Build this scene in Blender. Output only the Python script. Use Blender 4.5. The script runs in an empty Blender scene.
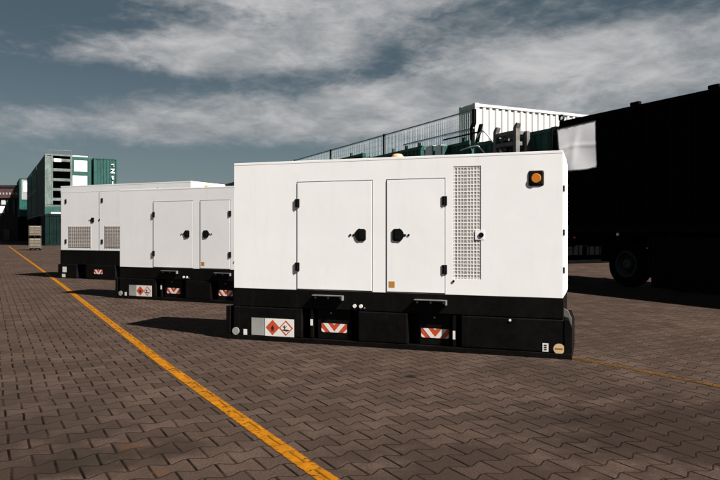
import bpy, bmesh, math, random
from mathutils import Vector, Matrix
random.seed(7)
R = math.radians
sc = bpy.context.scene
C = sc.collection

# ------------------------------------------------------------------ mesh builder
class MB:
    def __init__(s): s.bm = bmesh.new()
    def box(s, x0, x1, y0, y1, z0, z1, bev=0.0, mat=None):
        r = bmesh.ops.create_cube(s.bm, size=1.0)
        vs = r['verts']
        for v in vs:
            v.co = Vector(((x0+x1)/2+v.co.x*(x1-x0), (y0+y1)/2+v.co.y*(y1-y0), (z0+z1)/2+v.co.z*(z1-z0)))
        if bev > 0:
            es = list({e for v in vs for e in v.link_edges})
            r2 = bmesh.ops.bevel(s.bm, geom=es, offset=bev, segments=2, affect='EDGES', profile=0.5)
            vs = list({v for f in r2['faces'] for v in f.verts} | {v for v in vs if v.is_valid})
        if mat is not None:
            for v in vs:
                if v.is_valid: v.co = mat @ v.co
        return s
    def prism(s, poly, y0, y1):
        """poly of (x,z), extruded along y"""
        a = [s.bm.verts.new((x, y0, z)) for x, z in poly]
        b = [s.bm.verts.new((x, y1, z)) for x, z in poly]
        n = len(poly)
        s.bm.faces.new(a); s.bm.faces.new(b[::-1])
        for i in range(n):
            s.bm.faces.new((a[i], b[i], b[(i+1) % n], a[(i+1) % n]))
        bmesh.ops.recalc_face_normals(s.bm, faces=s.bm.faces[-(n+2):])
        return s
    def prism_z(s, poly, z0, z1):
        a = [s.bm.verts.new((x, y, z0)) for x, y in poly]
        b = [s.bm.verts.new((x, y, z1)) for x, y in poly]
        n = len(poly)
        fs = [s.bm.faces.new(a), s.bm.faces.new(b[::-1])]
        for i in range(n):
            fs.append(s.bm.faces.new((a[i], b[i], b[(i+1) % n], a[(i+1) % n])))
        bmesh.ops.recalc_face_normals(s.bm, faces=fs)
        return s
    def cyl(s, c, r, h, axis='y', seg=24, r2=None):
        m = Matrix.Translation(c)
        if axis == 'y': m = m @ Matrix.Rotation(R(90), 4, 'X')
        if axis == 'x': m = m @ Matrix.Rotation(R(90), 4, 'Y')
        bmesh.ops.create_cone(s.bm, cap_ends=True, segments=seg, radius1=r, radius2=r if r2 is None else r2, depth=h, matrix=m)
        return s
    def lathe(s, prof, c, axis='y', seg=40):
        """prof: closed loop of (radius, along)"""
        rings = []
        for i in range(seg):
            a = 2*math.pi*i/seg
            ring = []
            for r, t in prof:
                if axis == 'y': p = (c[0]+r*math.cos(a), c[1]+t, c[2]+r*math.sin(a))
                else: p = (c[0]+r*math.cos(a), c[1]+r*math.sin(a), c[2]+t)
                ring.append(s.bm.verts.new(p))
            rings.append(ring)
        n = len(prof); fs = []
        for i in range(seg):
            A, B = rings[i], rings[(i+1) % seg]
            for j in range(n):
                fs.append(s.bm.faces.new((A[j], A[(j+1) % n], B[(j+1) % n], B[j])))
        bmesh.ops.recalc_face_normals(s.bm, faces=fs)
        for f in fs: f.smooth = True
        return s
    def tube(s, pts, r, seg=8):
        pts = [Vector(p) for p in pts]; rings = []
        for i, p in enumerate(pts):
            t = (pts[min(i+1, len(pts)-1)]-pts[max(i-1, 0)]).normalized()
            up = Vector((0, 0, 1)) if abs(t.z) < 0.95 else Vector((1, 0, 0))
            a = t.cross(up).normalized(); b = t.cross(a).normalized()
            rings.append([s.bm.verts.new(p+a*r*math.cos(2*math.pi*k/seg)+b*r*math.sin(2*math.pi*k/seg)) for k in range(seg)])
        fs = []
        for A, B in zip(rings, rings[1:]):
            for k in range(seg):
                fs.append(s.bm.faces.new((A[k], A[(k+1) % seg], B[(k+1) % seg], B[k])))
        fs.append(s.bm.faces.new(rings[0])); fs.append(s.bm.faces.new(rings[-1][::-1]))
        bmesh.ops.recalc_face_normals(s.bm, faces=fs)
        return s
    def build(s, name, mat, parent=None, loc=None, rz=None):
        me = bpy.data.meshes.new(name); s.bm.to_mesh(me); s.bm.free()
        me.materials.append(mat)
        o = bpy.data.objects.new(name, me); C.objects.link(o)
        if parent: o.parent = parent
        if loc: o.location = loc
        if rz is not None: o.rotation_euler = (0, 0, rz)
        return o

def tag(o, label=None, cat=None, group=None, kind=None):
    if label: o['label'] = label
    if cat: o['category'] = cat
    if group: o['group'] = group
    if kind: o['kind'] = kind
    return o
def thing(name, label, cat, loc, rz=0.0, group=None):
    o = bpy.data.objects.new(name, None); C.objects.link(o)
    o.location = loc; o.rotation_euler = (0, 0, rz); o.empty_display_size = 0.2
    return tag(o, label, cat, group)
def copy_tree(o, parent=None):
    c = o.copy(); C.objects.link(c)
    c.parent = parent
    for ch in o.children: copy_tree(ch, c)
    return c

# ------------------------------------------------------------------ node helpers
class NT:
    def __init__(s, tree): s.t = tree
    def n(s, typ, **kw):
        nd = s.t.nodes.new(typ)
        for k, v in kw.items(): setattr(nd, k, v)
        return nd
    def l(s, a, b): s.t.links.new(a, b)
    def put(s, sock, v):
        if isinstance(v, bpy.types.NodeSocket): s.l(v, sock)
        else: sock.default_value = v
    def m(s, op, a, b=None, c=None, clamp=False):
        nd = s.n('ShaderNodeMath', operation=op); nd.use_clamp = clamp
        s.put(nd.inputs[0], a)
        if b is not None: s.put(nd.inputs[1], b)
        if c is not None: s.put(nd.inputs[2], c)
        return nd.outputs[0]
    def noise(s, vec, scale, detail=3.0, rough=0.5, dist=0.0):
        nd = s.n('ShaderNodeTexNoise')
        if vec is not None: s.l(vec, nd.inputs['Vector'])
        nd.inputs['Scale'].default_value = scale; nd.inputs['Detail'].default_value = detail
        nd.inputs['Roughness'].default_value = rough; nd.inputs['Distortion'].default_value = dist
        return nd.outputs['Fac']
    def ramp(s, v, lo, hi, a=0.0, b=1.0, smooth=True):
        nd = s.n('ShaderNodeMapRange'); nd.interpolation_type = 'SMOOTHSTEP' if smooth else 'LINEAR'
        s.put(nd.inputs['Value'], v)
        nd.inputs['From Min'].default_value = lo; nd.inputs['From Max'].default_value = hi
        nd.inputs['To Min'].default_value = a; nd.inputs['To Max'].default_value = b
        return nd.outputs['Result']
    def mix(s, f, a, b):
        nd = s.n('ShaderNodeMix', data_type='RGBA')
        s.put(nd.inputs[0], f); s.put(nd.inputs[6], a); s.put(nd.inputs[7], b)
        return nd.outputs[2]

def rgba(c): return (c[0], c[1], c[2], 1.0)
def material(name, col, rough=0.5, metal=0.0, var=0.12, scale=3.0, spec=0.5, bump=0.0, grime=None, coat=0.0, emit=None, wave=0.0):
    m = bpy.data.materials.new(name); m.use_nodes = True
    t = NT(m.node_tree); b = m.node_tree.nodes['Principled BSDF']
    co = t.n('ShaderNodeTexCoord').outputs['Object']
    f1 = t.noise(co, scale, 5, 0.6)
    lo = tuple(x*(1-var) for x in col); hi = tuple(min(1, x*(1+var)) for x in col)
    c = t.mix(t.ramp(f1, 0.3, 0.7), rgba(lo), rgba(hi))
    if grime:
        mp = t.n('ShaderNodeMapping'); mp.inputs['Scale'].default_value = (6, 6, 0.7); t.l(co, mp.inputs['Vector'])
        g = t.noise(mp.outputs[0], 1.6, 6, 0.65, 0.3)
        c = t.mix(t.ramp(g, 0.52, 0.8, 0, grime[1]), c, rgba(grime[0]))
    t.l(c, b.inputs['Base Color'])
    rr = t.ramp(t.noise(co, scale*4, 4, 0.6), 0.3, 0.7, max(0.02, rough-0.07), min(1, rough+0.07))
    t.l(rr, b.inputs['Roughness'])
    b.inputs['Metallic'].default_value = metal
    b.inputs['Specular IOR Level'].default_value = spec
    b.inputs['Coat Weight'].default_value = coat
    if bump:
        bp = t.n('ShaderNodeBump'); bp.inputs['Strength'].default_value = bump; bp.inputs['Distance'].default_value = 0.01
        hh = t.noise(co, scale*6, 3)
        if wave: hh = t.m('ADD', hh, t.m('MULTIPLY', t.noise(co, 1.3, 1), wave*20))
        t.l(hh, bp.inputs['Height']); t.l(bp.outputs[0], b.inputs['Normal'])
    return m

M = dict(
    white=material('white_paint', (0.85, 0.842, 0.835), 0.42, var=0.02, scale=1.2, grime=((0.50, 0.45, 0.39), 0.18), bump=0.04, wave=0.10),
    black=material('black_paint', (0.0030, 0.0026, 0.0024), 0.5, var=0.3, scale=2.5, spec=0.12, grime=((0.010, 0.0075, 0.006), 0.6)),
    plastic=material('black_plastic', (0.0035, 0.0035, 0.0035), 0.38, var=0.2, spec=0.25),
    seal=material('rubber_seal', (0.02, 0.02, 0.02), 0.8),
    louvre=material('grey_backing', (0.36, 0.325, 0.295), 0.6, var=0.15, scale=4),
    steel=material('galvanised_steel', (0.30, 0.30, 0.30), 0.45, 0.6, var=0.15, scale=8),
    dull=material('dull_grey_steel', (0.105, 0.098, 0.092), 0.6, 0.2, var=0.25, scale=5, grime=((0.10, 0.055, 0.03), 0.5)),
    amber=material('amber_lens', (0.52, 0.16, 0.015), 0.25, var=0.08),
    peach=material('faded_amber', (0.55, 0.27, 0.14), 0.4, var=0.2, scale=20),
    orange=material('orange_sticker', (0.48, 0.20, 0.03), 0.5),
    red=material('red_print', (0.52, 0.07, 0.025), 0.45, var=0.06),
    sticker=material('white_sticker', (0.72, 0.70, 0.66), 0.4, var=0.04),
    greysticker=material('grey_sticker', (0.30, 0.30, 0.285), 0.4, var=0.1),
    tan=material('tan_sticker', (0.60, 0.45, 0.26), 0.45, var=0.1),
    ink=material('black_ink', (0.01, 0.01, 0.01), 0.5),
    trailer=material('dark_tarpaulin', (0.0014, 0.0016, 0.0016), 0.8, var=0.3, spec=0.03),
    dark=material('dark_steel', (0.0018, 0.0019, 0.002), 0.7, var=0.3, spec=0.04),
    tyre=material('tyre_rubber', (0.0016, 0.0016, 0.0016), 0.9, var=0.3, spec=0.03),
    rim=material('dusty_rim', (0.009, 0.0088, 0.0085), 0.7, 0.0, var=0.3),
    rowgreen=material('yard_green_paint', (0.013, 0.066, 0.054), 0.5, var=0.2, scale=1.5, spec=0.2, grime=((0.02, 0.05, 0.042), 0.5)),
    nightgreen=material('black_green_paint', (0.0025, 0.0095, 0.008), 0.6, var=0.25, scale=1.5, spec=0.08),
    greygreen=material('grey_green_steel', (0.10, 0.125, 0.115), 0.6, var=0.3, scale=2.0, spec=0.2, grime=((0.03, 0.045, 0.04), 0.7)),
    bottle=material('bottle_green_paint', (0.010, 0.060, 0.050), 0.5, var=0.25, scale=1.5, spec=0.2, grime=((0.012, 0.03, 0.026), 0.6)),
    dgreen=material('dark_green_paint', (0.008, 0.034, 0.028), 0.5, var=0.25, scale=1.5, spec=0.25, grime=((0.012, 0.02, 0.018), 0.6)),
    teal=material('teal_green_paint', (0.012, 0.055, 0.047), 0.5, var=0.2, scale=1.0, spec=0.3, grime=((0.02, 0.04, 0.036), 0.6)),
    mint=material('pale_mint_paint', (0.62, 0.74, 0.69), 0.5, var=0.06),
    cream=material('cream_paint', (0.10, 0.080, 0.052), 0.5, var=0.12),
    sheet=material('white_tarpaulin', (0.62, 0.62, 0.64), 0.7, var=0.06, scale=2, spec=0.2),
    glass=material('dark_glass', (0.01, 0.014, 0.016), 0.1),
    brickred=material('dull_red_fascia', (0.05, 0.022, 0.023), 0.7, var=0.3),
    wall=material('dark_render', (0.004, 0.0035, 0.0035), 0.8, var=0.3),
    rail=material('dark_grey_rail', (0.26, 0.265, 0.27), 0.6),
    shell=material('weathered_container_white', (0.47, 0.46, 0.445), 0.6, var=0.06, scale=1.0, spec=0.2, grime=((0.38, 0.36, 0.33), 0.3)),
    tanwire=material('tan_grey_mesh', (0.46, 0.42, 0.39), 0.6),
    wire=material('pale_wire', (0.60, 0.61, 0.62), 0.5, 0.3),
)

# ------------------------------------------------------------------ camera
F, CX, HY, HC = 660.0, 360.0, 232.5, 1.2          # pixels of a 720-wide picture
cam = bpy.data.cameras.new('camera'); cam.sensor_width = 36; cam.lens = 36*F/720
cam.shift_y = (HY-240)/720; cam.clip_end = 6000; cam.clip_start = 0.05
co = bpy.data.objects.new('camera', cam); C.objects.link(co)
co.location = (0, 0, HC); co.rotation_euler = (R(90), 0, 0); sc.camera = co

# ------------------------------------------------------------------ directions of the yard
U = Vector((-0.492, 0.871)); V = Vector((0.871, 0.492))        # painted lines / paver rows
U2 = Vector((-0.4366, 0.8997)); V2 = Vector((0.8997, 0.4366))  # trailer row
F0 = Vector((6.75, 12.38))
ROW_RZ = math.atan2(-U2.y, -U2.x)
def row(s, off=0.0): p = F0+U2*s+V2*off; return (p.x, p.y, 0.0)
def s_at(px):
    k = (px-CX)/F
    return (F0.x-k*F0.y)/(k*U2.y-U2.x)

# ------------------------------------------------------------------ paver node group
def paver_nodes(t):
    """returns joint mask, block random, edge profile, coordinate"""
    pos = t.n('ShaderNodeNewGeometry').outputs['Position']
    wob = t.n('ShaderNodeTexNoise'); wob.inputs['Scale'].default_value = 1.7; wob.inputs['Detail'].default_value = 2
    t.l(pos, wob.inputs['Vector'])
    sep0 = t.n('ShaderNodeSeparateXYZ'); t.l(pos, sep0.inputs[0])
    sw = t.n('ShaderNodeSeparateColor'); t.l(wob.outputs['Color'], sw.inputs[0])
    X = t.m('ADD', sep0.outputs[0], t.m('MULTIPLY', t.m('SUBTRACT', sw.outputs[0], 0.5), 0.035))
    Y = t.m('ADD', sep0.outputs[1], t.m('MULTIPLY', t.m('SUBTRACT', sw.outputs[1], 0.5), 0.035))
    PA, PB = 0.205, 0.158
    a = t.m('DIVIDE', t.m('ADD', t.m('MULTIPLY', X, V.x), t.m('MULTIPLY', Y, V.y)), PA)
    b = t.m('DIVIDE', t.m('ADD', t.m('MULTIPLY', X, U.x), t.m('MULTIPLY', Y, U.y)), PB)
    # zigzag between rows: +1 at integer a, -1 at half integers, flattened at the ends
    tri = t.m('SUBTRACT', t.m('MULTIPLY', t.m('PINGPONG', a, 0.5), 4.0), 1.0)      # -1..1
    tri = t.m('MAXIMUM', t.m('MINIMUM', t.m('MULTIPLY', tri, 1.6), 1.0), -1.0)
    k = t.m('ROUND', b)
    par = t.m('SUBTRACT', 1.0, t.m('MULTIPLY', t.m('FLOORED_MODULO', k, 2.0), 2.0))
    d = t.m('SUBTRACT', t.m('SUBTRACT', b, k), t.m('MULTIPLY', t.m('MULTIPLY', tri, par), 0.13))
    above = t.m('GREATER_THAN', d, 0.0)
    rowi = t.m('ADD', t.m('SUBTRACT', k, 1.0), above)
    # end joints
    aa = t.m('ADD', a, t.m('MULTIPLY', t.m('FLOORED_MODULO', rowi, 2.0), 0.5))
    ak = t.m('ROUND', aa)
    dv = t.m('MULTIPLY', t.m('ABSOLUTE', t.m('SUBTRACT', aa, ak)), PA)
    du = t.m('MULTIPLY', t.m('ABSOLUTE', d), PB*0.85)
    jv = t.m('MULTIPLY', t.m('SUBTRACT', 1.0, t.ramp(dv, 0.0045, 0.0092)), t.ramp(t.noise(pos, 4.0, 3, 0.6), 0.32, 0.6, 0.45, 1.0))
    ju = t.m('SUBTRACT', 1.0, t.ramp(du, 0.0018, 0.0068))
    ju = t.m('MULTIPLY', ju, 0.78)
    joint = t.m('MAXIMUM', jv, ju)
    # profile for bump: chamfered edges
    edge = t.m('MINIMUM', t.ramp(dv, 0.0, 0.014), t.ramp(du, 0.0, 0.009, 0.45, 1.0))
    cid = t.n('ShaderNodeCombineXYZ'); t.l(t.m('FLOOR', aa), cid.inputs[0]); t.l(rowi, cid.inputs[1])
    wn = t.n('ShaderNodeTexWhiteNoise', noise_dimensions='3D'); t.l(cid.outputs[0], wn.inputs['Vector'])
    return pos, joint, wn.outputs['Value'], wn.outputs['Color'], edge

def ground_material():
    m = bpy.data.materials.new('interlocking_pavers'); m.use_nodes = True
    t = NT(m.node_tree); b = m.node_tree.nodes['Principled BSDF']
    pos, joint, rnd, rcol, edge = paver_nodes(t)
    base = t.mix(rnd, (0.040, 0.0262, 0.0205, 1), (0.077, 0.0515, 0.0405, 1))
    big = t.noise(pos, 0.45, 5, 0.6, 0.4)
    base = t.mix(t.ramp(big, 0.35, 0.68, 0.0, 0.6), base, (0.034, 0.024, 0.0185, 1))
    mid = t.noise(pos, 2.3, 5, 0.65)
    base = t.mix(t.ramp(mid, 0.48, 0.75, 0, 0.55), base, (0.098, 0.068, 0.054, 1))
    fine = t.noise(pos, 90, 4, 0.7)
    base = t.mix(t.ramp(fine, 0.34, 0.66, 0.0, 0.75), base, (0.022, 0.0145, 0.0112, 1))
    # long tyre-grime streaks along the bays
    mp = t.n('ShaderNodeMapping'); mp.inputs['Rotation'].default_value = (0, 0, R(-20)); mp.inputs['Scale'].default_value = (0.25, 1.6, 1)
    t.l(pos, mp.inputs['Vector'])
    st = t.noise(mp.outputs[0], 1.0, 5, 0.6)
    base = t.mix(t.ramp(st, 0.5, 0.72, 0, 0.5), base, (0.023, 0.017, 0.014, 1))
    # rust and oil spots, plus broad dark patches painting corner vignetting into the paving
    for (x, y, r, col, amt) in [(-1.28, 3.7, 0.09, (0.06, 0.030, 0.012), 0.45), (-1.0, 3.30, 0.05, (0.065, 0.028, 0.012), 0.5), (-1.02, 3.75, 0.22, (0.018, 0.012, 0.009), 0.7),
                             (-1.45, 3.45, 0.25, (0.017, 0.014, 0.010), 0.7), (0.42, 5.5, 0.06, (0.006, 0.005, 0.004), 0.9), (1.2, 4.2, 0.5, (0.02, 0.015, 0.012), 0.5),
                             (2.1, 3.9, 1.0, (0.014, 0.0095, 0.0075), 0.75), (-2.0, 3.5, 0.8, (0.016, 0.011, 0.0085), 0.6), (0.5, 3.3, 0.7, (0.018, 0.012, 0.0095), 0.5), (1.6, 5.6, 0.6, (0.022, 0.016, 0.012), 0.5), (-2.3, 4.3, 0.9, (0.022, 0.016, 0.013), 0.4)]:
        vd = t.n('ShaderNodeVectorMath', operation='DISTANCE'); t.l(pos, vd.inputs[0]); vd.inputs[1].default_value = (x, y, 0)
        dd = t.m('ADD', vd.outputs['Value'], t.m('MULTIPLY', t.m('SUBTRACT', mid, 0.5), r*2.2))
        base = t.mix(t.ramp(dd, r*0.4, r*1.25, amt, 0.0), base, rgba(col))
    mossy = t.ramp(t.noise(pos, 3.1, 3), 0.4, 0.65)
    jcol = t.mix(mossy, (0.003, 0.0018, 0.0013, 1), (0.010, 0.0065, 0.0048, 1))
    c = t.mix(joint, base, jcol)
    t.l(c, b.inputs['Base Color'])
    b.inputs['Roughness'].default_value = 0.9; b.inputs['Specular IOR Level'].default_value = 0.03
    # bump: chamfers, tilt of single blocks, grain
    h = t.m('ADD', t.m('MULTIPLY', edge, 0.005), t.m('MULTIPLY', fine, 0.005))
    h = t.m('ADD', h, t.m('MULTIPLY', t.noise(pos, 14, 3), 0.004))
    bp = t.n('ShaderNodeBump'); bp.inputs['Strength'].default_value = 0.9; bp.inputs['Distance'].default_value = 1.0
    t.l(h, bp.inputs['Height']); t.l(bp.outputs[0], b.inputs['Normal'])
    return m

def paint_material(name, col, wear):
    m = bpy.data.materials.new(name); m.use_nodes = True
    t = NT(m.node_tree); b = m.node_tree.nodes['Principled BSDF']
    pos, joint, rnd, rcol, edge = paver_nodes(t)
    n1 = t.noise(pos, 9, 5, 0.7)
    c = t.mix(t.ramp(n1, 0.35, 0.7), rgba(tuple(x*0.72 for x in col)), rgba(col))
    c = t.mix(t.m('MULTIPLY', rnd, 0.3), c, rgba(tuple(x*0.5 for x in col)))
    n2 = t.noise(pos, 26, 4, 0.7)
    keep = t.ramp(t.m('ADD', t.m('MULTIPLY', n2, 0.62), t.m('MULTIPLY', t.noise(pos, 3.2, 4, 0.6), 0.38)), wear-0.05, wear+0.07)
    keep = t.m('MULTIPLY', keep, t.m('SUBTRACT', 1.0, t.m('MULTIPLY', joint, 0.55)))
    uv = t.n('ShaderNodeAttribute'); uv.attribute_name = 'across'
    ed = t.m('ADD', uv.outputs['Fac'], t.m('MULTIPLY', t.m('SUBTRACT', t.noise(pos, 40, 3), 0.5), 0.5))
    keep = t.m('MULTIPLY', keep, t.ramp(ed, 0.78, 0.98, 1, 0))
    t.l(c, b.inputs['Base Color']); b.inputs['Roughness'].default_value = 0.8; b.inputs['Specular IOR Level'].default_value = 0.06
    tr = t.n('ShaderNodeBsdfTransparent'); mx = t.n('ShaderNodeMixShader')
    t.l(keep, mx.inputs[0]); t.l(tr.outputs[0], mx.inputs[1]); t.l(b.outputs[0], mx.inputs[2])
    h = t.m('ADD', t.m('MULTIPLY', edge, 0.005), t.m('MULTIPLY', n2, 0.003))
    bp = t.n('ShaderNodeBump'); bp.inputs['Strength'].default_value = 0.8; bp.inputs['Distance'].default_value = 1.0
    t.l(h, bp.inputs['Height']); t.l(bp.outputs[0], b.inputs['Normal'])
    t.l(mx.outputs[0], m.node_tree.nodes['Material Output'].inputs['Surface'])
    return m

# ------------------------------------------------------------------ ground, painted lines
g = MB(); bmesh.ops.create_grid(g.bm, x_segments=1, y_segments=1, size=2500)
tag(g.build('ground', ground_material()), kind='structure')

def strip(name, pts, w, z, mat):
    bm = bmesh.new(); lay = bm.verts.layers.float.new('across')
    pts = [Vector(p) for p in pts]; prev = None
    for i, p in enumerate(pts):
        d = (pts[min(i+1, len(pts)-1)]-pts[max(i-1, 0)]).normalized(); n = Vector((d.y, -d.x))
        rowv = []
        for q in (-1, 0, 1):
            v = bm.verts.new((p.x+n.x*w/2*q, p.y+n.y*w/2*q, z)); v[lay] = abs(q); rowv.append(v)
        if prev:
            for j in range(2): bm.faces.new((prev[j], prev[j+1], rowv[j+1], rowv[j]))
        prev = rowv
    bmesh.ops.recalc_face_normals(bm, faces=bm.faces)
    me = bpy.data.meshes.new(name); bm.to_mesh(me); bm.free(); me.materials.append(mat)
    o = bpy.data.objects.new(name, me); C.objects.link(o)
    return tag(o, kind='structure')
line_pts = [(0.6, 1.95), (-0.255, 3.363), (-0.822, 4.34), (-1.766, 5.977), (-3.78, 9.6), (-6.82, 15.09), (-10.85, 22.3), (-18.1, 35.2), (-32, 60)]
dense = []
for (a, b) in zip(line_pts, line_pts[1:]):
    n = 10
    for i in range(n): dense.append((a[0]+(b[0]-a[0])*i/n, a[1]+(b[1]-a[1])*i/n))
strip('road_marking', dense, 0.108, 0.004, paint_material('yellow_line_paint', (0.255, 0.094, 0.0018), 0.405))
strip('road_marking', [(5.0, 0.9), (2.9, 4.98), (2.09, 6.25), (-3.2, 15.8), (-8.7, 26)], 0.10, 0.004, paint_material('worn_yellow_paint', (0.085, 0.042, 0.010), 0.44))

# ------------------------------------------------------------------ generators
DEP = 0.82
def plate(name, mat, parent, x0, x1, z0, z1, y=0.0, th=0.002, bev=0.0):
    return MB().box(x0, x1, y-th, y, z0, z1, bev).build(name, mat, parent)
def poly(name, mat, parent, pts, y, th=0.001):
    return MB().prism(pts, y-th, y).build(name, mat, parent)

def handle(parent, x, z, side, yf):
    """black paddle latch: round outside, flat towards the pillar; side=+1 flat on the right"""
    pts = []
    for i in range(40):
        a = 2*math.pi*i/40
        px, pz = 0.070*math.cos(a), 0.072*math.sin(a)
        px = min(px, 0.052)
        if px > -0.02: pz = max(-0.064, min(0.064, pz))
        pts.append((x+side*px, z+pz))
    h = MB().prism(pts, yf-0.006, yf).build('handle', M['plastic'], parent)
    MB().box(x-0.022, x+0.022, yf-0.012, yf-0.006, z-0.045, z+0.045, 0.002).build('paddle', M['plastic'], h)
    MB().box(x-side*0.078-0.016, x-side*0.078+0.016, yf-0.004, yf-0.001, z-0.010, z+0.010, 0.001).build('tongue', M['plastic'], h)
    MB().cyl((x-side*0.122, yf-0.002, z), 0.012, 0.005, 'y', 16).build('lock', M['plastic'], parent)
def hinge(parent, x, z, yf, w=0.052, h=0.092):
    m = MB(); m.box(x-w/2, x-0.003, yf-0.006, yf+0.004, z-h/2, z+h/2, 0.002); m.box(x+0.003, x+w/2, yf-0.006, yf+0.004, z-h/2, z+h/2, 0.002)
    m.cyl((x, yf-0.004, z), 0.006, h, 'z', 12)
    m.build('hinge', M['plastic'], parent)

def chevron(parent, x0, x1, z0, z1, y):
    p = plate('warning_sticker', M['red'], parent, x0, x1, z0, z1, y)
    w, h = x1-x0, z1-z0; m = MB()
    for s in (0, 1):
        X = lambda q: x0+w*q if s == 0 else x1-w*q
        def P(*q):
            pts = [(X(a), z0+h*b) for a, b in q]
            m.prism(pts, y-0.0035, y-0.002)
        P((0.06, 1), (0.25, 1), (0.495, 0.10), (0.495, 0), (0.34, 0))
        P((0.0, 0.42), (0.0, 0.12), (0.06, 0), (0.14, 0))
        P((0.44, 1), (0.495, 1), (0.495, 0.86))
    m.build('white_stripe', M['sticker'], p)

def hazard(parent, x0, x1, z0, z1, y):
    p = plate('hazard_sticker', M['sticker'], parent, x0, x1, z0, z1, y)
    cz = (z0+z1)/2; w = x1-x0; r = (z1-z0)*0.44
    c1, c2 = x0+w*0.27, x0+w*0.73
    dia = lambda cx, rr: [(cx-rr, cz), (cx, cz-rr), (cx+rr, cz), (cx, cz+rr)]
    d = poly('red_diamond', M['red'], p, dia(c1, r), y-0.002)
    fl = [(0, -.34), (.16, -.28), (.22, -.08), (.13, .12), (.10, -.02), (.05, .12), (.03, .34), (-.08, .18), (-.13, .0), (-.2, .1), (-.24, -.1), (-.16, -.28)]
    poly('flame', M['ink'], d, [(c1+a*r, cz+b*r) for a, b in fl], y-0.003)
    ln = MB()
    for s in (1, -1): ln.box(c1-0.22*r, c1+0.22*r, y-0.004, y-0.003, cz-0.46*r, cz-0.41*r); break
    ln.build('flame_base', M['ink'], d)
    e = MB(); o = dia(c2, r); i = dia(c2, r*0.80)
    for k in range(4): e.prism([o[k], o[(k+1) % 4], i[(k+1) % 4], i[k]], y-0.003, y-0.002)
    e = e.build('outlined_diamond', M['red'], p)
    t = MB()   # bare tree and fish
    t.box(c2-0.20*r, c2-0.12*r, y-0.004, y-0.0025, cz-0.18*r, cz+0.34*r)
    t.prism([(c2-.14*r, cz+.05*r), (c2+.12*r, cz+.28*r), (c2+.14*r, cz+.23*r), (c2-.12*r, cz-.04*r)], y-0.0042, y-0.0026)
    t.prism([(c2-.18*r, cz+.1*r), (c2-.36*r, cz+.26*r), (c2-.38*r, cz+.2*r), (c2-.18*r, cz+.02*r)], y-0.0042, y-0.0026)
    t.prism([(c2-.5*r, cz-.2*r), (c2+.1*r, cz-.2*r), (c2+.5*r, cz-.28*r), (c2+.2*r, cz-.38*r), (c2-.3*r, cz-.3*r)], y-0.0044, y-0.0028)
    t.build('tree_and_fish', M['ink'], e)

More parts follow.
